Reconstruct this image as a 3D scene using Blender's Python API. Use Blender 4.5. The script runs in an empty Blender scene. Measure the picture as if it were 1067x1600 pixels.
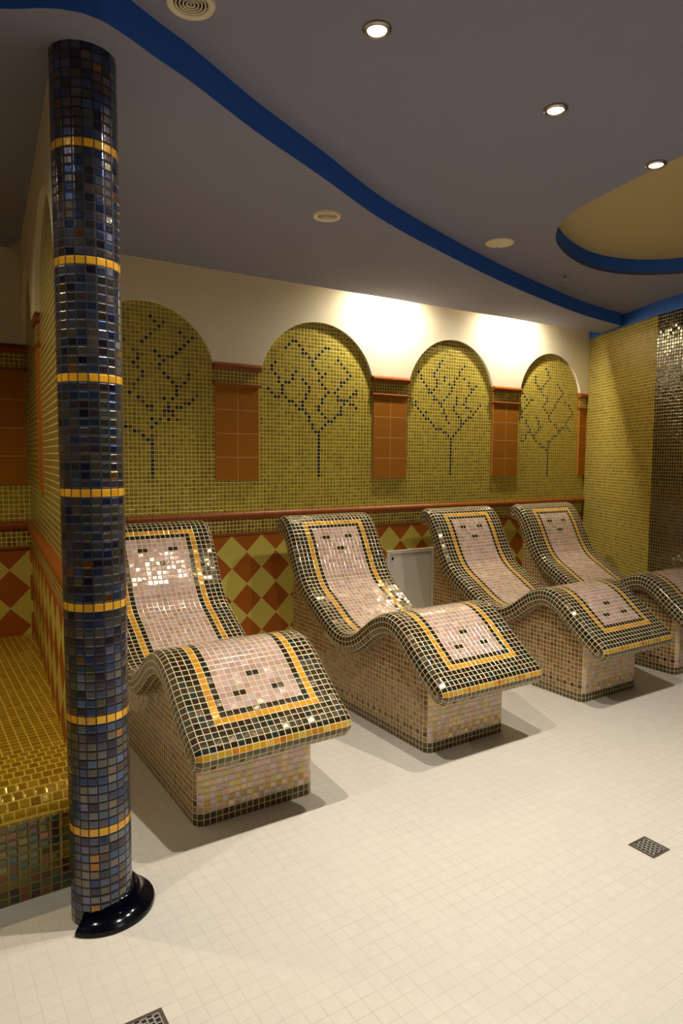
import bpy, bmesh, math, random
from mathutils import Vector, Matrix
from mathutils.geometry import tessellate_polygon
random.seed(7)
S = bpy.context.scene
COL = S.collection
PI = math.pi
P = .0255                      # pitch of the glass mosaic

# ---------------------------------------------------------------- camera
F, YAW, PITCH, ROLL = 1062.19, .57733, .08136, .006479
CAM = Vector((0, 0, 1.3973))
fw = Vector((math.sin(YAW)*math.cos(PITCH), math.cos(YAW)*math.cos(PITCH), -math.sin(PITCH)))
rt = Vector((math.cos(YAW), -math.sin(YAW), 0)); up = rt.cross(fw)
r2 = rt*math.cos(ROLL)+up*math.sin(ROLL); u2 = -rt*math.sin(ROLL)+up*math.cos(ROLL)
cd = bpy.data.cameras.new('camera'); co = bpy.data.objects.new('camera', cd); COL.objects.link(co)
cd.sensor_width = 36; cd.sensor_fit = 'AUTO'; cd.lens = F/1600*36; cd.clip_start = .02
M = Matrix((r2, u2, -fw)).transposed().to_4x4(); M.translation = CAM; co.matrix_world = M
S.camera = co
# ---------------------------------------------------------------- world, exposure
w = bpy.data.worlds.new('world'); S.world = w; w.use_nodes = True
w.node_tree.nodes['Background'].inputs[0].default_value = (.9, .75, .5, 1)
w.node_tree.nodes['Background'].inputs[1].default_value = .0
S.view_settings.view_transform = 'Standard'; S.view_settings.look = 'None'
S.view_settings.exposure = 0; S.view_settings.gamma = 1; S.view_settings.use_curve_mapping = False
# light levels used by the lamp builders below
SPOT_W, SPOT_COL = 112, (1, .935, .83)
COVE_W, COVE_COL = 95, (1, .92, .74)
ZM, ZS, D = 2.6, 2.5, 4.131     # main ceiling, dropped soffit, back wall

# ---------------------------------------------------------------- helpers
def link(name, me, mat, parent=None, mats=None):
    o = bpy.data.objects.new(name, me); COL.objects.link(o)
    if mats:
        for m in mats: me.materials.append(m)
    elif mat: me.materials.append(mat)
    o.parent = parent
    return o
def tag(o, label=None, cat=None, group=None, kind=None):
    if label: o['label'] = label
    if cat: o['category'] = cat
    if group: o['group'] = group
    if kind: o['kind'] = kind
    return o
def thing(name, label, cat, loc=(0, 0, 0), rz=0, group=None):
    o = bpy.data.objects.new(name, None); COL.objects.link(o); o.location = loc; o.rotation_euler.z = rz
    o.empty_display_size = .1
    return tag(o, label, cat, group)
def bmobj(name, bm, mat, parent=None, smooth=False):
    me = bpy.data.meshes.new(name)
    bmesh.ops.recalc_face_normals(bm, faces=bm.faces)
    bm.to_mesh(me); bm.free()
    if smooth:
        for p in me.polygons: p.use_smooth = True
        try: me.set_sharp_from_angle(angle=math.radians(38))
        except Exception: pass
    return link(name, me, mat, parent)
def struct(o): o['kind'] = 'structure'; return o
def box(bm, a, b, bev=0):
    vs = [bm.verts.new((x, y, z)) for x in (a[0], b[0]) for y in (a[1], b[1]) for z in (a[2], b[2])]
    fs = [bm.faces.new([vs[i] for i in q]) for q in ((0, 1, 3, 2), (4, 6, 7, 5), (0, 4, 5, 1), (2, 3, 7, 6), (0, 2, 6, 4), (1, 5, 7, 3))]
    if bev:
        es = set(e for f in fs for e in f.edges)
        bmesh.ops.bevel(bm, geom=list(es), offset=bev, segments=3, affect='EDGES', profile=.5)
    return fs
def prism(bm, pts, z0, z1, holes=()):
    """extruded polygon with optional holes"""
    loops = [[Vector((p[0], p[1], 0)) for p in pts]]+[[Vector((p[0], p[1], 0)) for p in h] for h in holes]
    flat = [p for l in loops for p in l]
    tris = tessellate_polygon(loops)
    lo = [bm.verts.new((p.x, p.y, z0)) for p in flat]; hi = [bm.verts.new((p.x, p.y, z1)) for p in flat]
    for t in tris:
        try:
            bm.faces.new([lo[i] for i in t]); bm.faces.new([hi[i] for i in reversed(t)])
        except ValueError: pass
    k = 0
    for l in loops:
        n = len(l)
        for i in range(n):
            a, b = k+i, k+(i+1) % n
            bm.faces.new([lo[a], lo[b], hi[b], hi[a]])
        k += n
def lathe(bm, prof, seg=40, c=(0, 0, 0), a0=0, a1=2*PI):
    full = abs(a1-a0-2*PI) < 1e-6
    n = seg if full else seg+1
    rings = []
    for i in range(n):
        a = a0+(a1-a0)*i/seg
        rings.append([bm.verts.new((c[0]+r*math.cos(a), c[1]+r*math.sin(a), c[2]+z)) for r, z in prof])
    for i in range(seg):
        A, B = rings[i], rings[(i+1) % n]
        for j in range(len(prof)-1): 
            try: bm.faces.new([A[j], B[j], B[j+1], A[j+1]])
            except ValueError: pass
    return rings
def sweep_bar(bm, a, b, prof, up_=(0, 0, 1), out=(0, -1, 0), caps=True):
    """profile (o, z) swept from a to b: o along out, z up"""
    a, b, out = Vector(a), Vector(b), Vector(out)
    A = [bm.verts.new(a+out*o+Vector((0, 0, z))) for o, z in prof]
    B = [bm.verts.new(b+out*o+Vector((0, 0, z))) for o, z in prof]
    n = len(prof)
    for i in range(n): bm.faces.new([A[i], A[(i+1) % n], B[(i+1) % n], B[i]])
    if caps: bm.faces.new(A); bm.faces.new(B[::-1])
def smoothpath(pts, step):
    """Catmull-Rom through pts, resampled to about equal steps"""
    P_ = [Vector(p) for p in pts]; out = []
    for i in range(len(P_)-1):
        p0 = P_[max(i-1, 0)]; p1 = P_[i]; p2 = P_[i+1]; p3 = P_[min(i+2, len(P_)-1)]
        for k in range(24):
            t = k/24
            out.append(.5*((2*p1)+(p2-p0)*t+(2*p0-5*p1+4*p2-p3)*t*t+(3*p1-p0-3*p2+p3)*t**3))
    out.append(P_[-1])
    L = [0]
    for i in range(1, len(out)): L.append(L[-1]+(out[i]-out[i-1]).length)
    n = max(1, round(L[-1]/step)); res = []; j = 0
    for k in range(n+1):
        s = L[-1]*k/n
        while j < len(L)-2 and L[j+1] < s: j += 1
        t = (s-L[j])/max(1e-9, L[j+1]-L[j]); res.append(out[j].lerp(out[j+1], min(1, t)))
    return res

# ---------------------------------------------------------------- materials
def nodes(name):
    m = bpy.data.materials.new(name); m.use_nodes = True; nt = m.node_tree
    return m, nt, nt.nodes['Principled BSDF']
def nn(nt, t, **kw):
    n = nt.nodes.new(t)
    for k, v in kw.items(): setattr(n, k, v)
    return n
def mth(nt, op, a, b=None, c=None, clamp=False):
    n = nn(nt, 'ShaderNodeMath', operation=op, use_clamp=clamp)
    for i, v in enumerate((a, b, c)):
        if v is None: continue
        if isinstance(v, (int, float)): n.inputs[i].default_value = v
        else: nt.links.new(v, n.inputs[i])
    return n.outputs[0]
def mixc(nt, f, a, b, bt='MIX'):
    n = nn(nt, 'ShaderNodeMix', data_type='RGBA', blend_type=bt)
    for i, v in ((0, f), (6, a), (7, b)):
        if isinstance(v, (int, float)): n.inputs[i].default_value = v
        elif isinstance(v, tuple): n.inputs[i].default_value = (*v, 1)
        else: nt.links.new(v, n.inputs[i])
    return n.outputs[2]
def plain(name, col, rough=.5, metal=0, noise=0, nscale=8, bump=0, bscale=200, spec=.5):
    m, nt, b = nodes(name)
    b.inputs['Base Color'].default_value = (*col, 1); b.inputs['Roughness'].default_value = rough
    b.inputs['Metallic'].default_value = metal; b.inputs['Specular IOR Level'].default_value = spec
    tc = nn(nt, 'ShaderNodeTexCoord')
    if noise:
        n = nn(nt, 'ShaderNodeTexNoise'); n.inputs['Scale'].default_value = nscale; n.inputs['Detail'].default_value = 5
        nt.links.new(tc.outputs['Object'], n.inputs['Vector'])
        v = mth(nt, 'MULTIPLY_ADD', n.outputs['Fac'], noise*2, 1-noise)
        c = mixc(nt, 1.0, col, (1, 1, 1), 'MULTIPLY'); mx = nt.nodes[-1]
        cc = nn(nt, 'ShaderNodeCombineColor'); [nt.links.new(v, cc.inputs[i]) for i in range(3)]
        nt.links.new(cc.outputs[0], mx.inputs[7]); nt.links.new(c, b.inputs['Base Color'])
    if bump:
        n = nn(nt, 'ShaderNodeTexNoise'); n.inputs['Scale'].default_value = bscale; n.inputs['Detail'].default_value = 3
        nt.links.new(tc.outputs['Object'], n.inputs['Vector'])
        bp = nn(nt, 'ShaderNodeBump'); bp.inputs['Strength'].default_value = bump; bp.inputs['Distance'].default_value = .002
        nt.links.new(n.outputs['Fac'], bp.inputs['Height']); nt.links.new(bp.outputs[0], b.inputs['Normal'])
    return m
def mosaic(name, grout, tilt=.05, rough=.12, metal=.15, film=0, grout_w=.075, stagger=False, palette=None, coat=.5, jitter=.25, tint=None):
    """glass mosaic. The UV map counts tiles. Without a palette the colour of every tile
    comes from the mesh ('Col'), with one it is drawn per tile."""
    m, nt, b = nodes(name)
    uv = nn(nt, 'ShaderNodeUVMap', uv_map='UVMap'); sx = nn(nt, 'ShaderNodeSeparateXYZ'); nt.links.new(uv.outputs[0], sx.inputs[0])
    U, V = sx.outputs[0], sx.outputs[1]
    fv = mth(nt, 'FLOOR', V)
    if stagger: U = mth(nt, 'ADD', U, mth(nt, 'MULTIPLY', mth(nt, 'MODULO', fv, 2.0), .5))
    fu = mth(nt, 'FLOOR', U)
    cu = mth(nt, 'ABSOLUTE', mth(nt, 'SUBTRACT', mth(nt, 'SUBTRACT', U, fu), .5))
    cv = mth(nt, 'ABSOLUTE', mth(nt, 'SUBTRACT', mth(nt, 'SUBTRACT', V, fv), .5))
    e = mth(nt, 'MAXIMUM', cu, cv)
    g = mth(nt, 'GREATER_THAN', e, .5-grout_w)
    cid = nn(nt, 'ShaderNodeCombineXYZ'); nt.links.new(fu, cid.inputs[0]); nt.links.new(fv, cid.inputs[1])
    wn = nn(nt, 'ShaderNodeTexWhiteNoise', noise_dimensions='3D'); nt.links.new(cid.outputs[0], wn.inputs['Vector'])
    if palette:
        rp = nn(nt, 'ShaderNodeValToRGB'); rp.color_ramp.interpolation = 'CONSTANT'
        el = rp.color_ramp.elements
        while len(el) < len(palette): el.new(.5)
        for i, c in enumerate(palette): el[i].position = i/len(palette); el[i].color = (*c, 1)
        nt.links.new(wn.outputs['Value'], rp.inputs[0]); base = rp.outputs[0]
    else:
        at = nn(nt, 'ShaderNodeAttribute', attribute_name='Col'); base = at.outputs['Color']
    # glass is clouded inside each tile
    tc = nn(nt, 'ShaderNodeTexCoord')
    cl = nn(nt, 'ShaderNodeTexNoise'); cl.inputs['Scale'].default_value = 90; cl.inputs['Detail'].default_value = 2
    nt.links.new(tc.outputs['Object'], cl.inputs['Vector'])
    sc = nn(nt, 'ShaderNodeSeparateColor'); nt.links.new(wn.outputs['Color'], sc.inputs[0])
    v = mth(nt, 'ADD', mth(nt, 'MULTIPLY_ADD', sc.outputs[1], 2*jitter, 1-jitter-.15), mth(nt, 'MULTIPLY', cl.outputs['Fac'], .3))
    hs = nn(nt, 'ShaderNodeHueSaturation'); nt.links.new(base, hs.inputs['Color']); nt.links.new(v, hs.inputs['Value'])
    col = mixc(nt, g, hs.outputs[0], grout)
    nt.links.new(col, b.inputs['Base Color'])
    gi = mth(nt, 'SUBTRACT', 1.0, g)
    nt.links.new(mth(nt, 'MULTIPLY_ADD', g, .75-rough, rough), b.inputs['Roughness'])
    nt.links.new(mth(nt, 'MULTIPLY', gi, metal), b.inputs['Metallic'])
    nt.links.new(mth(nt, 'MULTIPLY', gi, coat), b.inputs['Coat Weight']); b.inputs['Coat Roughness'].default_value = .04
    b.inputs['Specular IOR Level'].default_value = .6
    if tint: b.inputs['Specular Tint'].default_value = (*tint, 1)
    if film:
        b.inputs['Thin Film Thickness'].default_value = film; b.inputs['Thin Film IOR'].default_value = 1.6
        nt.links.new(mth(nt, 'MULTIPLY', gi, mth(nt, 'MULTIPLY_ADD', sc.outputs[2], film*.9, film*.5)), b.inputs['Thin Film Thickness'])
    # every tile sits at its own slight angle
    ge = nn(nt, 'ShaderNodeNewGeometry')
    vs = nn(nt, 'ShaderNodeVectorMath', operation='SUBTRACT'); nt.links.new(wn.outputs['Color'], vs.inputs[0]); vs.inputs[1].default_value = (.5, .5, .5)
    vm = nn(nt, 'ShaderNodeVectorMath', operation='SCALE'); nt.links.new(vs.outputs[0], vm.inputs[0]); nt.links.new(mth(nt, 'MULTIPLY', gi, tilt*2), vm.inputs['Scale'])
    va = nn(nt, 'ShaderNodeVectorMath', operation='ADD'); nt.links.new(ge.outputs['Normal'], va.inputs[0]); nt.links.new(vm.outputs[0], va.inputs[1])
    vn = nn(nt, 'ShaderNodeVectorMath', operation='NORMALIZE'); nt.links.new(va.outputs[0], vn.inputs[0])
    mr = nn(nt, 'ShaderNodeMapRange', interpolation_type='SMOOTHSTEP'); nt.links.new(e, mr.inputs[0])
    mr.inputs[1].default_value = .5-grout_w-.11; mr.inputs[2].default_value = .5-grout_w+.02; mr.inputs[3].default_value = 1; mr.inputs[4].default_value = 0
    bp = nn(nt, 'ShaderNodeBump'); bp.inputs['Strength'].default_value = .6; bp.inputs['Distance'].default_value = .0016
    hh = mth(nt, 'ADD', mr.outputs[0], mth(nt, 'MULTIPLY', cl.outputs['Fac'], .35))
    nt.links.new(hh, bp.inputs['Height']); nt.links.new(vn.outputs[0], bp.inputs['Normal'])
    nt.links.new(bp.outputs[0], b.inputs['Normal']); nt.links.new(bp.outputs[0], b.inputs['Coat Normal'])
    return m
OLIVE = (.30, .235, .02)
M_wallmos = mosaic('olive_wall_mosaic', (.70, .56, .17), tilt=.05, metal=.15, film=350, jitter=.12, rough=.2, coat=.3)
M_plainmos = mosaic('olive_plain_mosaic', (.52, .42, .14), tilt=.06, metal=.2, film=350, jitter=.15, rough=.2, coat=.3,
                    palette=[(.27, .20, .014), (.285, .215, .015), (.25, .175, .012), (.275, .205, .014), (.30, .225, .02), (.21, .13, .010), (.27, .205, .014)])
M_darkmos = mosaic('dark_wall_mosaic', (.22, .17, .05), tilt=.06, metal=.3, film=380, grout_w=.06,
                   palette=[(.035, .025, .008), (.06, .035, .01), (.025, .03, .012), (.05, .03, .008), (.09, .05, .012), (.03, .02, .01)])
M_goldmos = mosaic('gold_bench_mosaic', (.62, .42, .04), tilt=.05, metal=.35, film=0, stagger=True,
                   jitter=.12, palette=[(.44, .26, .010), (.48, .29, .012), (.40, .22, .01), (.52, .33, .012), (.45, .27, .010)])
M_goldtop = mosaic('gold_bench_top_mosaic', (.62, .42, .04), tilt=.04, metal=.35, jitter=.12, grout_w=.06,
                   palette=[(.44, .26, .010), (.48, .29, .012), (.40, .22, .01), (.50, .31, .012), (.45, .27, .010)])
M_risermos = mosaic('bench_riser_mosaic', (.30, .22, .05), tilt=.05, metal=.25, film=350,
                    palette=[(.12, .10, .012), (.20, .07, .008), (.07, .09, .018), (.03, .07, .045), (.20, .12, .012), (.08, .03, .008), (.14, .12, .02)])
M_loungemos = mosaic('lounger_mosaic', (.74, .63, .40), tilt=.045, metal=.15, film=200, grout_w=.050, rough=.14, jitter=.14, coat=.6, tint=(1, .82, .55))
M_bandmos = mosaic('orange_band_mosaic', (.010, .009, .012), tilt=.03, metal=.2, grout_w=.06, rough=.2, coat=.4, jitter=.12)
M_colmos = mosaic('column_mosaic', (.008, .009, .018), tilt=.035, metal=.85, film=0, grout_w=.065, rough=.22, coat=.5, jitter=.3)
M_plaster = plain('cream_plaster', (.78, .70, .52), .85, noise=.03, bump=.25, bscale=350, spec=.2)
M_ceil = plain('grey_lavender_ceiling_paint', (.27, .265, .345), .9, noise=.02, bump=.15, bscale=300, spec=.15)
M_blue = plain('blue_fascia_paint', (.03, .14, .60), .7, spec=.3)
M_oval = plain('beige_recess_paint', (.52, .42, .22), .9, spec=.15, bump=.1, bscale=300)
M_terra = plain('terracotta_glaze', (.36, .115, .008), .6, noise=.12, nscale=30, bump=.1, bscale=120)
M_terradk = plain('terracotta_moulding', (.24, .062, .008), .4, noise=.15, nscale=20, spec=.3)
M_nickel = plain('brushed_nickel', (.42, .36, .30), .3, 1)
M_vent = plain('cream_vent_plastic', (.80, .70, .48), .5)
M_black = plain('dark_void', (.01, .01, .01), .8)
M_navy = plain('navy_glazed_ceramic', (.0008, .001, .004), .10, spec=.25)
M_white = plain('white_enamel', (.62, .58, .50), .45, noise=.03)
M_steel = plain('drain_steel', (.16, .12, .10), .4, .6, noise=.1, nscale=60)
M_bar = plain('drain_bar_steel', (.50, .47, .40), .3, .5)
def big_tiles(name, mode):
    m, nt, b = nodes(name); tc = nn(nt, 'ShaderNodeTexCoord'); sx = nn(nt, 'ShaderNodeSeparateXYZ')
    uv = nn(nt, 'ShaderNodeUVMap', uv_map='UVMap'); nt.links.new(uv.outputs[0], sx.inputs[0])
    U, V = sx.outputs[0], sx.outputs[1]
    if mode == 'diamond':
        U, V = mth(nt, 'ADD', U, V), mth(nt, 'SUBTRACT', U, V)
    fu, fv = mth(nt, 'FLOOR', U), mth(nt, 'FLOOR', V)
    cu = mth(nt, 'ABSOLUTE', mth(nt, 'SUBTRACT', mth(nt, 'SUBTRACT', U, fu), .5)); cv = mth(nt, 'ABSOLUTE', mth(nt, 'SUBTRACT', mth(nt, 'SUBTRACT', V, fv), .5))
    e = mth(nt, 'MAXIMUM', cu, cv)
    gw = {'diamond': .012, 'floor': .019, 'panel': .010}[mode]
    g = mth(nt, 'GREATER_THAN', e, .5-gw)
    cid = nn(nt, 'ShaderNodeCombineXYZ'); nt.links.new(fu, cid.inputs[0]); nt.links.new(fv, cid.inputs[1])
    wn = nn(nt, 'ShaderNodeTexWhiteNoise', noise_dimensions='3D'); nt.links.new(cid.outputs[0], wn.inputs['Vector'])
    no = nn(nt, 'ShaderNodeTexNoise'); no.inputs['Scale'].default_value = 45; no.inputs['Detail'].default_value = 6; nt.links.new(tc.outputs['Object'], no.inputs['Vector'])
    if mode == 'diamond':
        par = mth(nt, 'ABSOLUTE', mth(nt, 'MODULO', mth(nt, 'ADD', fu, fv), 2.0))
        base = mixc(nt, par, (.36, .10, .008), (.58, .48, .09)); gr = (.62, .45, .16); ro = .5
    elif mode == 'panel': base = (.36, .125, .004); gr = (.60, .36, .14); ro = .7
    else:
        base = (.66, .615, .53); gr = (.50, .45, .36); ro = .42
        # a few tiles carry a weaker joint, as worn grout does
        n2 = nn(nt, 'ShaderNodeTexNoise'); n2.inputs['Scale'].default_value = 3.5; nt.links.new(tc.outputs['Object'], n2.inputs['Vector'])
        g = mth(nt, 'MULTIPLY', g, mth(nt, 'MULTIPLY_ADD', n2.outputs['Fac'], 1.6, -.25, clamp=True))
    b.inputs['Specular IOR Level'].default_value = .5 if mode == 'floor' else .2
    amp = .03 if mode == 'floor' else .12
    v = mth(nt, 'ADD', mth(nt, 'MULTIPLY_ADD', wn.outputs['Value'], amp, 1-amp-.06), mth(nt, 'MULTIPLY', no.outputs['Fac'], .12))
    hs = nn(nt, 'ShaderNodeHueSaturation'); nt.links.new(v, hs.inputs['Value'])
    if isinstance(base, tuple): hs.inputs['Color'].default_value = (*base, 1)
    else: nt.links.new(base, hs.inputs['Color'])
    nt.links.new(mixc(nt, g, hs.outputs[0], gr), b.inputs['Base Color'])
    nt.links.new(mth(nt, 'MULTIPLY_ADD', g, .35, ro), b.inputs['Roughness'])
    bp = nn(nt, 'ShaderNodeBump'); bp.inputs['Strength'].default_value = .5; bp.inputs['Distance'].default_value = .001
    nt.links.new(mth(nt, 'SUBTRACT', 1.0, g), bp.inputs['Height']); nt.links.new(bp.outputs[0], b.inputs['Normal'])
    return m
M_floor = big_tiles('cream_floor_tile', 'floor'); M_diam = big_tiles('diamond_tile', 'diamond'); M_panel = big_tiles('terracotta_tile', 'panel')

class Tiles:
    """collects quads; each has corners, a uv rectangle in tile counts, and a colour"""
    def __init__(s): s.v = []; s.f = []; s.uv = []; s.c = []
    def quad(s, pts, uv, col=(1, 1, 1)):
        k = len(s.v); s.v += [tuple(p) for p in pts]; s.f.append(tuple(range(k, k+len(pts)))); s.uv.append(uv); s.c.append(col)
    def tile(s, pts, i, j, col): s.quad(pts, [(i, j), (i+1, j), (i+1, j+1), (i, j+1)][:len(pts)], col)
    def build(s, name, mat, parent=None):
        me = bpy.data.meshes.new(name); me.from_pydata(s.v, [], s.f)
        me.uv_layers.new(name='UVMap'); me.color_attributes.new('Col', 'FLOAT_COLOR', 'CORNER')
        uv = me.uv_layers['UVMap']; ca = me.color_attributes['Col']
        flat = [c for f in s.uv for p in f for c in p]; uv.data.foreach_set('uv', flat)
        cc = []
        for f, c in zip(s.f, s.c): cc += [c[0], c[1], c[2], 1]*len(f)
        ca.data.foreach_set('color', cc); me.update()
        return link(name, me, mat, parent)
def jit(c, a=.12):
    k = 1+random.uniform(-a, a)
    return tuple(max(0, x*k*(1+random.uniform(-a, a)*.6)) for x in c)
# ================================================================= ROOM
XL, XR, YN = -3.6, 5.42, -4.5
def floor():
    t = Tiles(); k = .05
    a, b, c, d = XL, 5.6, YN, D
    t.quad([(a, c, 0), (b, c, 0), (b, d, 0), (a, d, 0)], [(a/k, c/k), (b/k, c/k), (b/k, d/k), (a/k, d/k)])
    return struct(t.build('floor', M_floor))
floor()
# right side: slanting wall, then a dark tiled pier that stands a little forward
RW = [(5.425, 4.16), (4.925, 3.13)]
PIER = [(4.925, 3.13), (4.80, 2.70), (4.80, YN)]
def vwall(t, a, b, z0, z1, u0=0, pitch=P):
    L = math.hypot(b[0]-a[0], b[1]-a[1])
    t.quad([(*a, z0), (*b, z0), (*b, z1), (*a, z1)], [(u0, z0/pitch), (u0+L/pitch, z0/pitch), (u0+L/pitch, z1/pitch), (u0, z1/pitch)])
    return u0+L/pitch
def solid_wall(name, pts, z0, z1, th, mat, parent=None):
    """wall body behind a line of points, so that the wall has thickness"""
    bm = bmesh.new(); back = []
    n = len(pts)
    for i, p in enumerate(pts):
        q = Vector(pts[min(i+1, n-1)])-Vector(pts[max(i-1, 0)]); q = Vector((-q.y, q.x)).normalized()
        back.append((p[0]+q.x*th, p[1]+q.y*th))
    prism(bm, list(pts)+back[::-1], z0, z1)
    return bmobj(name, bm, mat, parent)
wr = struct(solid_wall('wall_right', [(p[0]+.004, p[1]) for p in RW], 0, 2.8, .15, M_plaster))
t = Tiles(); vwall(t, RW[0], RW[1], 0, ZS); t.build('mosaic_field', M_plainmos, wr)
pier = struct(solid_wall('wall_right_pier', [(p[0]+.004, p[1]) for p in PIER], 0, 2.8, .15, M_plaster))
t = Tiles(); u = vwall(t, PIER[0], PIER[1], 0, ZS, .3); vwall(t, PIER[1], PIER[2], 0, ZS, u); t.build('mosaic_field', M_darkmos, pier)
bm = bmesh.new()
pts = [(p[0]-.006, p[1]) for p in (RW[0], RW[1])]+[(p[0]-.012, p[1]) for p in PIER]
prism(bm, pts+[(p[0]+.01, p[1]) for p in pts[::-1]], ZS-.005, ZM)
struct(bmobj('trim_4', bm, M_blue))
struct(solid_wall('wall_front', [(5.0, YN), (XL, YN)], 0, 2.8, -.15, M_plaster))
struct(solid_wall('wall_left', [(XL, YN), (XL, 4.3)], 0, 2.8, .15, M_plaster))

# ---------------- back wall
PW = .306
PILX = [(.298, .604), (1.712, 2.026), (2.955, 3.275), (4.188, 4.498), (5.300, 5.43)]
ZC, ZT0, ZT1, ZR = 1.985, 1.236, 1.848, 1.0
# arches: (x0, x1, circle centre z); apex is centre + radius
ARCH = [(.83, 1.712, 1.878), (2.026, 2.955, 1.858), (3.275, 4.188, 1.866), (4.498, 5.300, 1.915)]
def arch_z(a, x):
    x0, x1, zc = a; r = (x1-x0)/2; c = (x0+x1)/2
    return zc+math.sqrt(max(0, r*r-(x-c)**2))
def plaster_band(bm, origin, dirv, nrm, s0, s1, arches, z_pil, ztop, depth):
    """plaster with arched openings. origin+dirv*s along the wall; nrm points into the room"""
    o, dv, n = Vector(origin), Vector(dirv), Vector(nrm)
    ss = {s0, s1}
    for a in arches:
        for k in range(41):
            c, r = (a[0]+a[1])/2, (a[1]-a[0])/2
            ss.add(round(c-r*math.cos(PI*k/40), 5))
    ss = sorted(x for x in ss if s0-1e-6 <= x <= s1+1e-6)
    def zb(x, side):
        for a in arches:
            if a[0]-1e-5 <= x+side*1e-5 <= a[1]+1e-5: return max(z_pil, arch_z(a, x))
        return z_pil
    for i in range(len(ss)-1):
        x0, x1 = ss[i], ss[i+1]; z0, z1 = zb(x0, 1e-1), zb(x1, -1e-1)
        f0, f1 = o+dv*x0+n*depth, o+dv*x1+n*depth; b0, b1 = o+dv*x0, o+dv*x1
        V = lambda p, z: bm.verts.new((p.x, p.y, z))
        A = [V(f0, z0), V(f1, z1), V(f1, ztop), V(f0, ztop)]; bm.faces.new(A)
        B = [V(f0, z0), V(b0, z0), V(b1, z1), V(f1, z1)]; bm.faces.new(B)
    bmesh.ops.remove_doubles(bm, verts=bm.verts, dist=1e-5)
wb = struct(solid_wall('wall_back', [(5.6, D+.002), (XL, D+.002)], 0, 2.8, -.15, M_plaster))
bm = bmesh.new(); plaster_band(bm, (0, D, 0), (1, 0, 0), (0, -1, 0), XL, 5.45, ARCH, ZC, 2.8, .022); bmobj('plaster_face', bm, M_plaster, wb)

TREES = {
    1: (1.312, 1.481, -9, '29:0;28:1,3;27:2;26:1,7;25:0,8,10;24:-1,9;23:-6,-2,8;22:7;21:-4,1,6;20:-3,2,4,5;19:-3,3;18:-4,2;17:-3,2;16:-2,3,9;15:-2,4,9;14:-3,5,8;13:-7,-4,6,7;12:-7,6;11:-5,6,11;10:-3,3,5,10;9:-2,4,8,9;8:-1,0,4,6,7;7:0,3,4,5;6:3,5;5:0,2,4,6;4:1;3:-6,-5,0;2:-4,-3;1:-2,0;0:-1'),
    2: (2.499, 1.538, -11, '25:-8,-7;24:-9,-6,2,3;23:-10,-5,1;22:-5,-4,0;21:-3,-1,6;20:-2,7;19:-13,-2,8;18:-14,-1,9;17:-14,-7,0,2,10;16:-13,-8,1,9;15:-12,-8,-5,0,7,8;14:-12,-10,-9,-4,1,7;13:-11,-3,2,6,12;12:-15,-11,-3,3,5,11,12;11:-14,-11,-4,2,6,10;10:-13,-12,-10,-4,1,6,7,8,9;9:-9,-8,-5,1,8,10,11;8:-7,-5,0,7,12;7:-6,-5,0,7;6:-4,1,6,7;5:-3,2,5;4:-3,3,4;3:-2,2;2:-2,1;1:-1,0'),
    3: (3.744, 1.537, -11, '24:-4;23:-5,5;22:-5,4;21:-6,3;20:-13,-7,3;19:-12,-7,-3,2,5;18:-12,-6,-3,1,7;17:-11,-6,-1,1,7,10;16:-10,-6,0,8,9;15:-9,-7,0,8;14:-9,-8,-1,7;13:-7,-2,2,6;12:-7,-6,-3,2,6;11:-14,-5,-4,2,5,12;10:-14,-4,1,6,7,11;9:-13,-3,1,8,10;8:-12,-10,-3,2,9;7:-11,-2,3,7,8;6:-10,-9,-2,4,6;5:-8,-1,4,5;4:-7,4;3:-6,-5,-4,3;2:-3,-2,2;1:-1,1'),
    4: (4.887, 1.512, -11, '26:-2;25:-1;24:-1;23:-7,0;22:-7,-1;21:-12,-7,-2,4;20:-13,-6,-3,5;19:-14,-5,-4,6;18:-14,-4,7;17:-13,-3,6;16:-12,-1,5;15:-11,-9,-8,-1,4,8;14:-10,-2,3,10;13:-11,-3,3,11;12:-12,-2,2,12;11:-13,-1,1,12;10:-14,0,11;9:-13,-6,0,10;8:-11,-5,1,9;7:-11,-5,3,9;6:-10,-4,4,7,8,10;5:-9,-5,5,6,11;4:-10,-9,-6,5;3:-11,-8,-7,3,4;2:-11,-7,2;1:-13,-12,-6,0,1;0:-4;-1:-3,-2;-2:-1'),
}
PXW = .0264
def wall_tiles():
    t = Tiles(); cells = {}
    for n, (xt, zt, zb, s) in TREES.items():
        oc, orow = round(xt/PXW-.5), round(zt/P)
        for row in s.split(';'):
            j, c = row.split(':')
            for i in c.split(','): cells[(oc+int(i), orow+int(j))] = n
        for j in range(zb, 1): cells[(oc, orow+j)] = n
    dark = [(.02, .018, .03), (.05, .018, .012), (.015, .03, .05), (.03, .02, .015), (.012, .035, .04)]
    pal = [(.37, .285, .016), (.39, .31, .018), (.335, .245, .014), (.375, .29, .016), (.41, .32, .024), (.35, .26, .014), (.30, .20, .012)]
    yb = [(2.0, XL, .60), ]
    for i in range(round(XL/PXW), round(5.44/PXW)):
        for j in range(round(ZR/P), 92):
            x0, z0 = i*PXW, j*P
            x1, z1 = x0+PXW, z0+P
            if (i, j) in cells:
                c = random.choice(dark)
                if cells[(i, j)] == 1 and random.random() < .35: c = (.12, .08, .02)
            else: c = jit(random.choice(pal), .03)
            t.tile([(x0, D-.001, z0), (x1, D-.001, z0), (x1, D-.001, z1), (x0, D-.001, z1)], i, j, c)
    return t.build('tree_mosaic', M_wallmos, wb)
wall_tiles()
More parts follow.
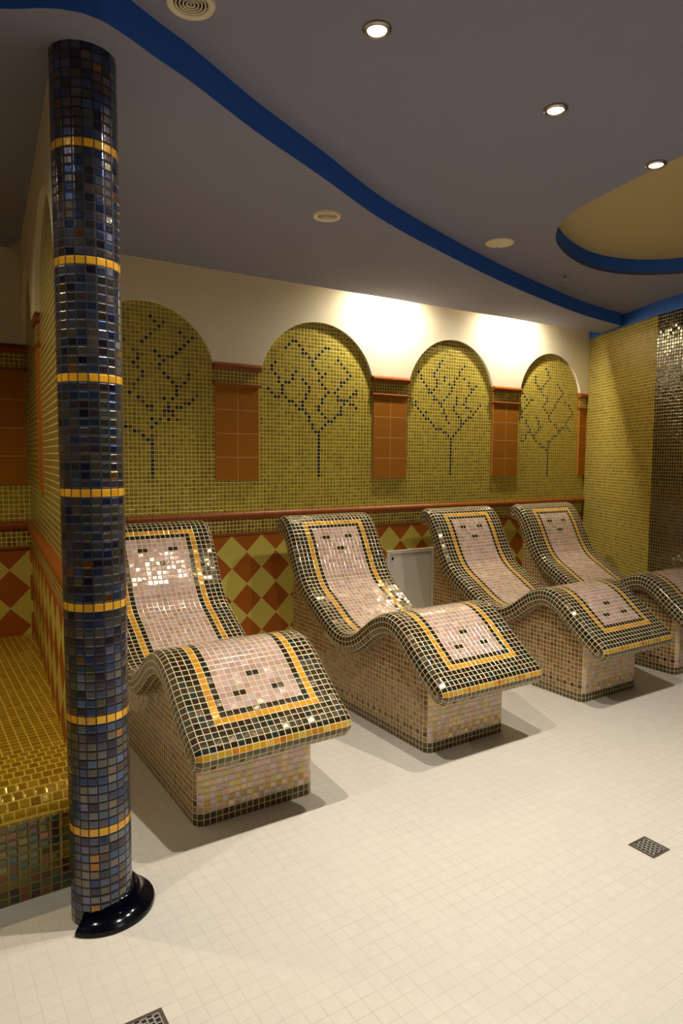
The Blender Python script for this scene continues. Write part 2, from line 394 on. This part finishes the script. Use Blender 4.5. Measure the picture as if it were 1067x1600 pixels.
# diamond field below the rail
t = Tiles(); d_ = .2165; x0 = 2.04
def dquad(t, a, b, z0, z1, s0, s1, off, zt):
    t.quad([(*a, z0), (*b, z0), (*b, z1), (*a, z1)], [((s0-off)/d_, (z0-zt)/d_), ((s1-off)/d_, (z0-zt)/d_), ((s1-off)/d_, (z1-zt)/d_), ((s0-off)/d_, (z1-zt)/d_)])
dquad(t, (.6, D-.003), (5.43, D-.003), 0, .868, .6, 5.43, 2.043, .866)
dquad(t, (XL, D-.003), (.6, D-.003), 0, .868, XL, .6, .603, .866)
t.build('diamond_tiles', M_diam, wb)
# border mosaic between rail and strip, and on the pilasters
t = Tiles()
for i in range(round(XL/P), round(5.43/P)):
    for k in range(4):
        z0 = .889+k*.0255
        t.tile([(i*P, D-.006, z0), (i*P+P, D-.006, z0), (i*P+P, D-.006, z0+P), (i*P, D-.006, z0+P)], i, k, jit(random.choice([(.22, .14, .012), (.28, .20, .02), (.16, .08, .01)]), .1))
t.build('border_mosaic', M_wallmos, wb)
def half_round(bm, a, b, out, z, h, r, zs=1):
    prof = [(0, z-h/2)]+[(r*(.35+.65*math.sin(PI*k/10)), z-h/2*math.cos(PI*k/10)) for k in range(0, 11)]+[(0, z+h/2)]
    prof = [(-.01, z-h/2)]+prof[1:-1]+[(-.01, z+h/2)]
    sweep_bar(bm, a, b, prof, out=out)
def moulding(name, a, b, out, z, h, r, piece, mat, parent=None):
    """row of glazed moulding pieces with open joints"""
    a, b = Vector(a), Vector(b); L = (b-a).length; d = (b-a)/L; n = max(1, round(L/piece)); bm = bmesh.new()
    for k in range(n):
        half_round(bm, a+d*(L*k/n+.0012), a+d*(L*(k+1)/n-.0012), out, z, h, r)
    return bmobj(name, bm, mat, parent, smooth=True)
struct(moulding('trim_1', (XL, D, 0), (.60, D, 0), (0, -1, 0), 1.004, .050, .030, .153, M_terradk))
struct(moulding('trim_2', (.68, D, 0), (5.42, D, 0), (0, -1, 0), 1.004, .050, .030, .153, M_terradk))
bm = bmesh.new(); box(bm, (XL, D-.014, .869), (5.42, D, .887), .004); moulding('strip', (XL, D, 0), (5.42, D, 0), (0, -1, 0), .878, .018, .014, .153, M_terradk, wb); bm.free()
def pilaster(a, b, out, parent, n):
    """terracotta panel, three rows of mosaic and two mouldings; a and b are the ends on the wall"""
    a, b, out = Vector((*a, 0)), Vector((*b, 0)), Vector(out); L = (b-a).length; d = (b-a)/L
    dep = .016 if n != .5 else .010; k_ = 1 if n != .5 else .6
    bm = bmesh.new(); f = [a+d*.004, b-d*.004]
    q = [f[0], f[1], f[1]+out*(dep-.001), f[0]+out*(dep-.001)]
    prism(bm, [(p.x, p.y) for p in q], ZT0, ZC+.005); bmobj('pilaster_body', bm, M_terra, parent)
    t = Tiles(); g = [f[0]+out*dep, f[1]+out*dep]; cols = max(1, round(L/.153))
    t.quad([(g[0].x, g[0].y, ZT0), (g[1].x, g[1].y, ZT0), (g[1].x, g[1].y, ZT1), (g[0].x, g[0].y, ZT1)], [(0, 0), (cols if L > .2 else L/.153, 0), (cols if L > .2 else L/.153, 4), (0, 4)])
    t.build('terracotta_panel', M_panel, parent)
    t = Tiles(); m = round(L/P)
    for i in range(m):
        for k in range(4):
            z0 = 1.868+k*.0222; p0 = g[0]+(g[1]-g[0])*(i/m); p1 = g[0]+(g[1]-g[0])*((i+1)/m)
            t.tile([(p0.x, p0.y, z0), (p1.x, p1.y, z0), (p1.x, p1.y, z0+.0222), (p0.x, p0.y, z0+.0222)], i, k, jit((.24, .16, .014), .15))
    t.build('pilaster_mosaic', M_wallmos, parent)
    moulding('capital', a-d*.012, b+d*.012, out, 1.972, .046, .038*k_, .153, M_terradk, parent)
    moulding('necking', a-d*.010, b+d*.010, out, 1.858, .018, .026*k_, .153, M_terradk, parent)
for i, (x0, x1) in enumerate(PILX): pilaster((x0, D), (x1, D), (0, -1, 0), wb, i)

# ---------------- partition at the left with its own arches
PA, PB = Vector((.615, D, 0)), Vector((.425, 2.12, 0))
pd = (PB-PA).normalized(); pn = Vector((pd.y, -pd.x, 0))       # pn points to the left bay
if pn.x > 0: pn = -pn
PL = (PB-PA).length
bm = bmesh.new(); q = [PA-pn*.002, PB-pn*.002, PB-pn*.10, PA-pn*.10]
prism(bm, [(p.x, p.y) for p in q], 0, 2.8); wp = struct(bmobj('wall_partition', bm, M_plaster))
PARCH = [(.0, .84, 1.885), (1.03, 1.96, 1.845)]
bm = bmesh.new(); plaster_band(bm, PA, pd, pn, 0, PL, PARCH, ZC, 2.75, .022); bmobj('plaster_face', bm, M_plaster, wp)
def pq(t, s0, s1, z0, z1, off, uvf):
    a, b = PA+pd*s0+pn*off, PA+pd*s1+pn*off
    t.quad([(a.x, a.y, z0), (b.x, b.y, z0), (b.x, b.y, z1), (a.x, a.y, z1)], [uvf(s0, z0), uvf(s1, z0), uvf(s1, z1), uvf(s0, z1)])
t = Tiles(); pq(t, 0, PL, .98, 2.34, .001, lambda s, z: (s/P, z/P)); pq(t, 0, PL, .889, .99, .006, lambda s, z: (s/P, z/P)); t.build('mosaic_field', M_plainmos, wp)
t = Tiles(); pq(t, 0, PL, 0, .868, .003, lambda s, z: ((s-.0)/d_, (z-.866)/d_)); t.build('diamond_tiles', M_diam, wp)
e = PA+pd*.85; f = PA+pd*1.02
pilaster((e.x, e.y), (f.x, f.y), tuple(pn), wp, .5)
moulding('rail', PA+pd*.0, PB, pn, 1.004, .050, .030, .153, M_terradk, wp)
moulding('strip', PA, PB, pn, .878, .018, .014, .153, M_terradk, wp)

# ---------------- ceilings
RIM = [(2.66, 1.598), (2.695, 1.769), (2.735, 1.957), (2.81, 2.233), (2.91, 2.42), (3.055, 2.568), (3.207, 2.671), (3.432, 2.774), (3.713, 2.851),
       (3.964, 2.843), (4.177, 2.754), (4.328, 2.593), (4.45, 2.3), (4.52, 1.9), (4.5, 1.4), (4.33, .95), (4.0, .68), (3.6, .58), (3.2, .66), (2.88, .93), (2.70, 1.27)]
rim = [tuple(p) for p in smoothpath(RIM+[RIM[0]], .06)][:-1]; rim = [(p[0], p[1]) for p in rim]
bm = bmesh.new(); prism(bm, [(XL, YN), (5.0, YN), (5.0, 2.6), (5.5, 3.93), (XL, 3.93)], ZM, ZM+.02, [rim]); cl = struct(bmobj('ceiling', bm, M_ceil))
bm = bmesh.new()
n = len(rim); lo = [bm.verts.new((*p, ZM)) for p in rim]; hi = [bm.verts.new((*p, 2.70)) for p in rim]
for i in range(n): bm.faces.new([lo[i], lo[(i+1) % n], hi[(i+1) % n], hi[i]])
struct(bmobj('trim_5', bm, M_blue))
bm = bmesh.new(); c_ = (sum(p[0] for p in rim)/n, sum(p[1] for p in rim)/n); big = [(c_[0]+(p[0]-c_[0])*1.03, c_[1]+(p[1]-c_[1])*1.03) for p in rim]
prism(bm, big, 2.70, 2.72); struct(bmobj('ceiling_oval_recess', bm, M_oval))
# dropped soffit along the wall with a blue edge
EDGE = [(-2.2, 2.22), (-1.0, 2.22), (-.4, 2.20), (.05, 2.08), (.26, 1.96), (.37, 1.885), (.46, 1.865), (.55, 1.90), (.66, 1.96), (.78, 2.02), (1.07, 2.19), (1.44, 2.38), (1.95, 2.65), (2.58, 2.90), (3.36, 3.17), (4.40, 3.46), (5.10, 3.575)]
edge = [(p[0], p[1]) for p in smoothpath(EDGE, .05)]
bm = bmesh.new()
GAPY = 3.89
pts = edge+[(5.30, 3.92), (5.30, GAPY), (.55, GAPY), (.55, 4.128), (-2.2, 4.128)]
# the soffit stops at the slot in front of the wall
prism(bm, pts, ZS, ZM-.001); so = struct(bmobj('ceiling_soffit', bm, M_ceil))
bm = bmesh.new()
lo = [bm.verts.new((p[0], p[1]-.001, ZS+.0005)) for p in edge]; hi = [bm.verts.new((p[0], p[1]-.001, ZM)) for p in edge]
lo2 = [bm.verts.new((p[0], p[1]+.006, ZS+.0005)) for p in edge]; hi2 = [bm.verts.new((p[0], p[1]+.006, ZM)) for p in edge]
for i in range(len(edge)-1):
    bm.faces.new([lo[i], lo[i+1], hi[i+1], hi[i]]); bm.faces.new([lo2[i], hi2[i], hi2[i+1], lo2[i+1]]); bm.faces.new([lo[i], lo2[i], lo2[i+1], lo[i+1]])
struct(bmobj('trim_3', bm, M_blue))
bm = bmesh.new(); box(bm, (.66, GAPY, 2.72), (5.6, D, 2.74)); box(bm, (.66, GAPY-.01, ZM), (5.5, GAPY, 2.74)); struct(bmobj('ceiling_slot', bm, M_plaster))

# ================================================================= LAMPS
def spot(name, loc, W, col, ang, blend, r, parent=None):
    l = bpy.data.lights.new(name, 'SPOT'); l.energy = W; l.color = col; l.spot_size = math.radians(ang); l.spot_blend = blend; l.shadow_soft_size = r
    o = bpy.data.objects.new(name, l); COL.objects.link(o); o.location = loc; o.parent = parent; return o
M_lens = plain('lit_lens', (1, 1, 1)); b_ = M_lens.node_tree.nodes['Principled BSDF']
b_.inputs['Emission Color'].default_value = (1, .97, .92, 1); b_.inputs['Emission Strength'].default_value = 14
def downlight(x, y, label, z=ZM, W=SPOT_W, col=SPOT_COL, ang=150, group=None):
    t = thing('ceiling_downlight', label, 'ceiling light', (x, y, z), group=group)
    bm = bmesh.new(); lathe(bm, [(.0265, -.001), (.0275, -.006), (.031, -.009), (.036, -.009), (.041, -.005), (.042, .001)], 48); bmobj('trim_ring', bm, M_nickel, t, True)
    bm = bmesh.new(); lathe(bm, [(0.0001, -.006), (.012, -.0055), (.022, -.0035), (.0268, -.001)], 40); bmobj('lens', bm, M_lens, t, True)
    spot('downlight_lamp', (0, 0, -.014), W, col, ang, 1.0, .022, t)
    return t
downlight(1.180, 1.644, 'nickel-ringed round downlight nearest the camera, above the nearest lounger', group='row of recessed downlights')
downlight(1.953, 1.659, 'nickel-ringed round downlight in the middle of the visible row of three', group='row of recessed downlights')
downlight(2.650, 1.725, 'nickel-ringed round downlight on the rim of the oval ceiling recess', group='row of recessed downlights')
downlight(-.28, 2.75, 'downlight in the dropped soffit above the golden bench, left of the photo', z=ZS, W=SPOT_W*.45, col=(1, .80, .45))
downlight(-.36, 1.63, 'nickel-ringed round downlight outside the photo, left of the blue column', group='row of recessed downlights', W=SPOT_W*.5)
# the same row and another one go on over the part of the room behind the camera
downlight(1.9, -.1, 'recessed downlight in the ceiling behind the camera', W=SPOT_W*.2)
def cove(x, W, label):
    t = thing('slot_downlight', label, 'ceiling light', (x, 3.965, 2.71), group='lamps in the slot along the wall')
    bm = bmesh.new(); lathe(bm, [(.026, .0), (.027, -.012), (.036, -.012), (.040, .0)], 32); bmobj('trim_ring', bm, M_nickel, t, True)
    bm = bmesh.new(); lathe(bm, [(0.0001, -.002), (.0262, -.004)], 32); bmobj('lens', bm, M_lens, t, True)
    spot('slot_lamp', (0, 0, -.02), W, COVE_COL, 164, .8, .022, t)
cove(3.05, COVE_W, 'lamp hidden in the ceiling slot between second and third arch')
cove(4.35, COVE_W, 'lamp hidden in the ceiling slot between third and fourth arch')

def vent(x, y, z, r, label):
    t = thing('ceiling_vent', label, 'air vent', (x, y, z))
    bm = bmesh.new(); lathe(bm, [(r*.68, .001), (r*.70, -.008), (r*.78, -.011), (r*.93, -.011), (r, -.003), (r, .001)], 48); bmobj('rim', bm, M_vent, t, True)
    bm = bmesh.new(); lathe(bm, [(.0001, -.0005), (r*.72, -.0005)], 40); bmobj('backing', bm, M_black, t)
    for k in range(4):
        rr = r*(.58-.145*k)
        bm = bmesh.new(); lathe(bm, [(rr, -.002), (rr-.001, -.008), (rr+.0025, -.009), (rr+.0035, -.002), (rr, -.002)], 40); bmobj('louvre_ring', bm, M_vent, t, True)
    bm = bmesh.new(); lathe(bm, [(.0001, -.010), (r*.04, -.009), (r*.06, -.002)], 24); bmobj('hub', bm, M_vent, t, True)
vent(1.692, 2.735, ZS, .066, 'round cream air vent in the dropped soffit left of the blue curve')
vent(.700, 1.825, ZM, .066, 'round cream air vent in the main ceiling cut by the top edge of the photo')
t = thing('ceiling_speaker', 'flat round cream ceiling disc between the blue curve and the oval recess', 'ceiling speaker', (2.879, 2.81, ZM))
bm = bmesh.new(); lathe(bm, [(.0001, -.010), (.05, -.0095), (.075, -.007), (.080, -.002), (.080, .001)], 48); g = bmobj('grille_disc', bm, M_vent, t, True)
bm = bmesh.new(); lathe(bm, [(.0001, -.002), (.003, -.0015), (.003, .001)], 12, (.03, .055, -.0095)); bmobj('screw', bm, M_black, t)
t = thing('sprinkler_head', 'tiny dark sprinkler head hanging below the ceiling between blue curve and oval', 'sprinkler', (3.752, 3.065, ZM))
bm = bmesh.new(); lathe(bm, [(.0001, -.022), (.006, -.022), (.006, 0)], 16); bmobj('stem', bm, M_nickel, t, True)
bm = bmesh.new(); lathe(bm, [(.0001, -.028), (.016, -.027), (.017, -.025), (.0001, -.024)], 20); bmobj('deflector', bm, M_nickel, t)

# ================================================================= LOUNGERS
TOP = [(3.772, .972), (3.757, 1.008), (3.722, 1.028), (3.682, 1.022), (3.637, .994), (3.581, .925), (3.536, .846), (3.502, .778), (3.465, .712), (3.42, .652), (3.362, .605),
       (3.284, .562), (3.207, .518), (3.141, .482), (3.079, .456), (3.019, .446), (2.949, .458), (2.882, .492), (2.828, .532), (2.764, .578), (2.703, .610), (2.643, .629),
       (2.585, .630), (2.528, .614), (2.458, .575), (2.39, .521), (2.318, .466), (2.269, .430), (2.235, .407), (2.203, .384)]
TH = .106
PX = .0272                    # pitch across the lounger
def slab():
    top = smoothpath([(a, b, 0) for a, b in TOP], .0258); top = [Vector((p.x, p.y)) for p in top]
    n = len(top)
    def nrm(i):
        q = top[min(i+1, n-1)]-top[max(i-1, 0)]; q.normalize(); return Vector((q.y, -q.x))*-1 if False else Vector((-q.y, q.x))*(-1 if q.x < 0 else 1)
    N = []
    for i in range(n):
        q = (top[min(i+1, n-1)]-top[max(i-1, 0)]).normalized()
        N.append(Vector((q.y, -q.x)))          # path runs towards -y: this points up/out
    bot = [top[i]-N[i]*TH for i in range(n)]
    # limit curling of the underside in the tight valley
    R = TH/2
    C = top[-1]-N[-1]*R; q = (top[-1]-top[-2]).normalized()
    nose = []; m = 7
    for k in range(1, m): a = PI*k/m; nose.append(C+N[-1]*R*math.cos(a)+q*R*math.sin(a))
    C0 = top[0]-N[0]*R; q0 = (top[1]-top[0]).normalized()
    loop = top+nose+bot[::-1]                 # from head edge over the nose to the underside
    med = [top[i]-N[i]*R for i in range(n)]+[C]*(m-1)+[top[i]-N[i]*R for i in range(n)][::-1]
    tail = []
    m = 7
    for k in range(1, m): a = PI*k/m; tail.append(C0-N[0]*R*math.cos(a)-q0*R*math.sin(a))
    loop += tail; med += [C0]*len(tail)
    L = len(loop); hw = 11*PX; t = Tiles()
    print('slab rows', n-1)
    dk = [(.024, .011, .003), (.034, .012, .004), (.024, .017, .004), (.016, .016, .006), (.032, .020, .004), (.018, .011, .003), (.012, .024, .022)]
    def colour(c, r):
        """c column 0..24 across, r row from the head; rows past n-1 wrap the nose"""
        rows = n-1; foot = rows-4            # orange row at the foot
        if r >= rows:
            k = r-rows
            if k == 0: return jit(random.choice(dk), .2)
            if k == 1: return jit(random.choice([(.70, .34, .015), (.62, .38, .03), (.74, .44, .03), (.55, .18, .015), (.66, .46, .08)]), .15)
            return jit(random.choice([(.06, .045, .008), (.09, .05, .01), (.04, .035, .008)]), .2)
        d = min(c, 21-c)
        rr = min(r-1, foot+2-r+0)           # distance from head/foot edge
        a = r-7; b = foot-r                   # the orange frame's rows at head and foot
        if d < 3 or a < 0 or b < 0: return jit(random.choice(dk), .25)
        if d == 3 or a == 0 or b == 0: return jit((.66, .30, .012), .10)
        if d == 4 or a == 1 or b == 1: return jit(random.choice(dk), .2)
        p = c-5                                 # pink field, 12 wide
        hr, fr = a-2, b-2
        if (hr == 2 and p in (2, 3, 8, 9)) or (hr == 5 and p in (5, 6)): return random.choice(dk)
        if (fr == 2 and p in (2, 3, 8, 9)) or (fr == 5 and p in (5, 6)): return random.choice(dk)
        return jit(random.choice([(.54, .355, .30), (.57, .39, .32), (.51, .33, .27), (.57, .41, .37), (.53, .38, .34), (.49, .31, .24)]), .09)
    def V(x, p): return (x, p.x, p.y)
    for i in range(L):
        a, b = loop[i], loop[(i+1) % L]; ma, mb = med[i], med[(i+1) % L]
        for c in range(22):
            xa, xb = -hw+c*PX, -hw+(c+1)*PX
            t.tile([V(xa, b), V(xb, b), V(xb, a), V(xa, a)], c, -i, colour(c, i))
        for s in (-1, 1):
            # bend row at 45 degrees, then the flank
            fa = a.lerp(ma, .26); fb = b.lerp(mb, .26)
            x0, x1 = s*hw, s*(hw+.024)
            c1 = colour(0, i) if i < n-1 or i >= n+3 else colour(12, i)
            t.tile([V(x0, a), V(x1, fa), V(x1, fb), V(x0, b)], 40+s*3, i, c1)
            c2 = jit(random.choice(dk if i < n+1 else [(.07, .045, .012), (.10, .07, .02)]), .2)
            xm = s*(hw+.031); ha, hb = fa.lerp(ma, .5), fb.lerp(mb, .5); xh = s*(hw+.030)
            t.quad([V(x1, fa), V(xh, ha), V(xh, hb), V(x1, fb)], [(50, i), (50.78, i), (50.78, i+1), (50, i+1)], c2)
            t.quad([V(xh, ha), V(xm, ma), V(xm, mb), V(xh, hb)], [(50.78, i), (51.5, i), (51.5, i+1), (50.78, i+1)], c2)
    return t, loop, n, med
SL, LOOP, NT, MED = slab()
def ped():
    """rounded-corner pedestal in tiles, stopping inside the slab"""
    t = Tiles(); hx, y0, y1, r = .2565, 2.372, 3.70, .035
    path = []
    def arc(cx, cy, a0, a1):
        for k in range(7): a = a0+(a1-a0)*k/6; path.append(Vector((cx+r*math.cos(a), cy+r*math.sin(a), 0)))
    arc(-hx+r, y0+r, PI, 1.5*PI); arc(hx-r, y0+r, 1.5*PI, 2*PI); arc(hx-r, y1-r, 0, PI/2); arc(-hx+r, y1-r, PI/2, PI); path.append(path[0].copy())
    L = [0]
    for i in range(1, len(path)): L.append(L[-1]+(path[i]-path[i-1]).length)
    n = round(L[-1]/P); pts = []; j = 0
    for k in range(n):
        s = L[-1]*k/n
        while L[j+1] < s: j += 1
        pts.append(path[j].lerp(path[j+1], (s-L[j])/(L[j+1]-L[j])))
    def zm(y):
        best = 9
        for i in range(NT-1):
            a, b = MED[i], MED[i+1]
            if min(a.x, b.x)-1e-6 <= y <= max(a.x, b.x)+1e-6:
                f = (y-a.x)/(b.x-a.x) if abs(b.x-a.x) > 1e-9 else 0
                best = min(best, a.y+(b.y-a.y)*f)
        return best
    dk = [(.07, .045, .012), (.09, .055, .014), (.06, .05, .016), (.11, .075, .02)]
    for k in range(n):
        a, b = pts[k], pts[(k+1) % n]
        za, zb = zm(a.y), zm(b.y)
        if za > 8: za = zm(min(a.y, 3.69))
        if zb > 8: zb = zm(min(b.y, 3.69))
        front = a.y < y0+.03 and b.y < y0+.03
        z = 0; r_ = 0
        while True:
            z1 = z+P
            ca, cb = min(z1, za), min(z1, zb)
            if z >= min(za, zb): break
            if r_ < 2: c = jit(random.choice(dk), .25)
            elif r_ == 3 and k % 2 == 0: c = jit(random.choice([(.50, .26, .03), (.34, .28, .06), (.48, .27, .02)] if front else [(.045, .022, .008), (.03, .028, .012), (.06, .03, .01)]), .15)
            elif front: c = jit(random.choice([(.68, .47, .37), (.70, .50, .42), (.60, .45, .46), (.74, .54, .22), (.68, .42, .25), (.56, .45, .20)]), .10)  # lamp light and the gold underside's reflection painted into the front tiles
            else: c = jit(random.choice([(.28, .15, .05), (.33, .195, .075), (.25, .13, .035), (.30, .18, .06), (.22, .11, .03), (.33, .20, .09)]), .14)  # pink side tiles with their shade painted in, hence browner and darker
            t.quad([(a.x, a.y, z), (b.x, b.y, z), (b.x, b.y, cb), (a.x, a.y, ca)], [(k, r_), (k+1, r_), (k+1, r_+(cb-z)/P), (k, r_+(ca-z)/P)], c)
            z = z1; r_ += 1
    return t
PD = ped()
def make_lounger():
    root = thing('mosaic_lounger', 'x', 'lounger', (0, 0, 0), group='tiled loungers along the wall')
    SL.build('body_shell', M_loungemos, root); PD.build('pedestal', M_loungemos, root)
    return root
lo_ = make_lounger()
LNG = [(1.140, -.03, 'tiled wave-shaped lounger nearest the camera, directly right of the blue column'),
       (2.292, 0, 'tiled wave-shaped lounger second from the column, left of the white access panel'),
       (3.48, .045, 'tiled wave-shaped lounger third from the column, right of the white access panel'),
       (4.41, .045, 'tiled wave-shaped lounger farthest from the column, foot end cut by the photo edge')]
for i, (x, dy, lab) in enumerate(LNG):
    o = lo_
    if i:
        o = lo_.copy(); COL.objects.link(o)
        for ch in lo_.children: c = ch.copy(); COL.objects.link(c); c.parent = o
    o.location = (x, dy, 0); o['label'] = lab

# ================================================================= COLUMN
CX, CY, CR = .476, 2.07, .0895
col = thing('tiled_column', 'round dark blue and grey mosaic column with seven orange bands at left', 'column', (CX, CY, 0))
def shaft():
    t = Tiles(); n = 20; bands = [.294, .632, .962, 1.290, 1.612, 1.930, 2.240]
    zs = []; 
    z = bands[0]
    pitch = [(bands[1]-bands[0])/13]+[(bands[i+1]-bands[i])/13 for i in range(6)]+[(bands[6]-bands[5])/13]
    rows = []          # (z0, z1, is_band)
    z = bands[0]-pitch[0]/2
    below = []
    while z > 1e-4: below.append((max(0, z-pitch[0]), z, False)); z -= pitch[0]
    rows += below[::-1]
    for b in range(7):
        p_ = pitch[b+1]; s = bands[b]-pitch[min(b, 6)]/2 if b else bands[0]-pitch[0]/2
        s = rows[-1][1]
        nxt = bands[b+1]-p_/2 if b < 6 else ZS+.004
        k = 13 if b < 6 else round((nxt-s)/.0245)
        for j in range(k): rows.append((s+(nxt-s)*j/k, s+(nxt-s)*(j+1)/k, j == 0))
    pal = [(.08, .09, .15), (.10, .105, .15), (.035, .05, .13), (.12, .11, .115), (.14, .12, .10), (.08, .065, .06), (.06, .095, .18), (.13, .135, .16), (.035, .03, .05), (.15, .13, .09)]
    off = .35; bands_ = []
    for r, (z0, z1, bd) in enumerate(rows):
        if bd: bands_.append(Tiles())
        for k in range(n):
            a0, a1 = off+2*PI*k/n, off+2*PI*(k+1)/n
            if bd: c = jit((.85, .42, .02), .12)
            else:
                c = jit(random.choice(pal), .2)
                if random.random() < .03: c = (.26, .12, .03)
            (bands_[-1] if bd else t).tile([(CR*math.cos(a0), CR*math.sin(a0), z0), (CR*math.cos(a1), CR*math.sin(a1), z0), (CR*math.cos(a1), CR*math.sin(a1), z1), (CR*math.cos(a0), CR*math.sin(a0), z1)], k, r, c)
    t.build('shaft', M_colmos, col)
    for tb in bands_: tb.build('orange_band', M_bandmos, col)
shaft()
bm = bmesh.new()
prof = [(CR+.001, 0), (CR+.001, .062), (CR+.006, .066), (CR+.012, .062), (CR+.018, .045), (CR+.030, .030), (CR+.046, .022), (CR+.057, .016), (CR+.060, .008), (CR+.058, 0)]
a0, a1 = math.radians(-138), math.radians(75)
rings = lathe(bm, prof, 48, (.012, .012, 0), a0, a1)
for R_ in (rings[0], rings[-1]):
    try: bm.faces.new(R_)
    except ValueError: pass
tag(bmobj('base_ring', bm, M_navy, col, True), 'dark navy glazed ring around part of the foot')

# ================================================================= BENCH
bench = thing('mosaic_bench', 'golden mosaic bench with rounded front edge in the left bay beside the partition', 'bench', (-.8, 2.23, 0))
BP = [(4.126, .385), (2.50, .385), (2.41, .381), (2.33, .370), (2.265, .347), (2.225, .315), (2.208, .285), (2.212, .266), (2.236, .258)]
def bench_build():
    x0, u0 = -1.38, 0; kx, ky = .032, .030
    def xr(p):
        q = min(1, (D-p.x)/(D-2.12)); return .615+(.425-.615)*q+.8-.003
    for name, mat, pth in (('seat', M_goldtop, [Vector(BP[0]), Vector(BP[1])]), ('nosing', M_goldmos, [Vector((p.x, p.y)) for p in smoothpath([(a, b, 0) for a, b in BP[1:]], .02)])):
        t = Tiles(); v = 0
        for a, b in zip(pth, pth[1:]):
            L = (b-a).length/ky; xa, xb = xr(a), xr(b)
            t.quad([(x0, b.x-2.23, b.y), (xb, b.x-2.23, b.y), (xa, a.x-2.23, a.y), (x0, a.x-2.23, a.y)], [(x0/kx, v+L), (xb/kx, v+L), (xa/kx, v), (x0/kx, v)]); v += L
        t.build(name, mat, bench)
    t = Tiles(); xe = .428+.8
    t.quad([(x0, .006, 0), (xe, .006, 0), (xe, .006, .2585), (x0, .006, .2585)], [(x0/.0305, 0), (xe/.0305, 0), (xe/.0305, .2585/.0262), (x0/.0305, .2585/.0262)])
    t.build('riser', M_risermos, bench)
bench_build()

# ================================================================= SMALL THINGS
ap = thing('access_panel', 'white metal access panel low on the wall between second and third lounger', 'access panel', (3.335, D-.003, .1))
bm = bmesh.new(); 
W2, H = .235, .58
for a, b in (((-W2, -.012, 0), (-W2+.03, 0, H)), ((W2-.03, -.012, 0), (W2, 0, H)), ((-W2+.03, -.012, H-.03), (W2-.03, 0, H)), ((-W2+.03, -.012, 0), (W2-.03, 0, .03))): box(bm, a, b, .0015)
bmobj('frame', bm, M_white, ap)
bm = bmesh.new(); box(bm, (-W2+.034, -.010, .034), (W2-.034, -.001, H-.034), .0015); dr = bmobj('door', bm, M_white, ap)
bm = bmesh.new(); box(bm, (-W2+.045, -.014, H-.072), (-W2+.062, -.009, H-.050), .002); bmobj('lock', bm, M_navy, dr)
def drain(name, cx, cy, lab):
    t = thing(name, lab, 'floor drain', (cx, cy, 0)); h = .05
    bm = bmesh.new()
    for a, b in (((-h, -h, -.001), (-h+.010, h, .003)), ((h-.010, -h, -.001), (h, h, .003)), ((-h+.010, -h, -.001), (h-.010, -h+.010, .003)), ((-h+.010, h-.010, -.001), (h-.010, h, .003))): box(bm, a, b, .0008)
    bmobj('frame', bm, M_steel, t)
    bm = bmesh.new(); box(bm, (-h+.010, -h+.010, .0002), (h-.010, h-.010, .0006)); bmobj('sump', bm, M_black, t)
    bm = bmesh.new(); g = h-.011; 
    # basket weave of short bars
    nb = 5; st = 2*g/nb
    for i in range(nb+1):
        x = -g+i*st; box(bm, (x-.0022, -g, .0008), (x+.0022, g, .0026), .0006)
    for i in range(nb):
        for j in range(nb*2+1):
            if (i+j) % 2: continue
            y = -g+j*st/2; y = max(-g+.002, min(g-.002, y))
            box(bm, (-g+i*st, y-.0020, .0008), (-g+(i+1)*st, y+.0020, .0030), .0006)
    bmobj('grate', bm, M_bar, t)
drain('floor_drain', 2.215, 1.356, 'square steel floor drain at the right edge of the tiled floor')
drain('floor_drain', .456, 1.549, 'square steel floor drain cut by the bottom edge of the photo')
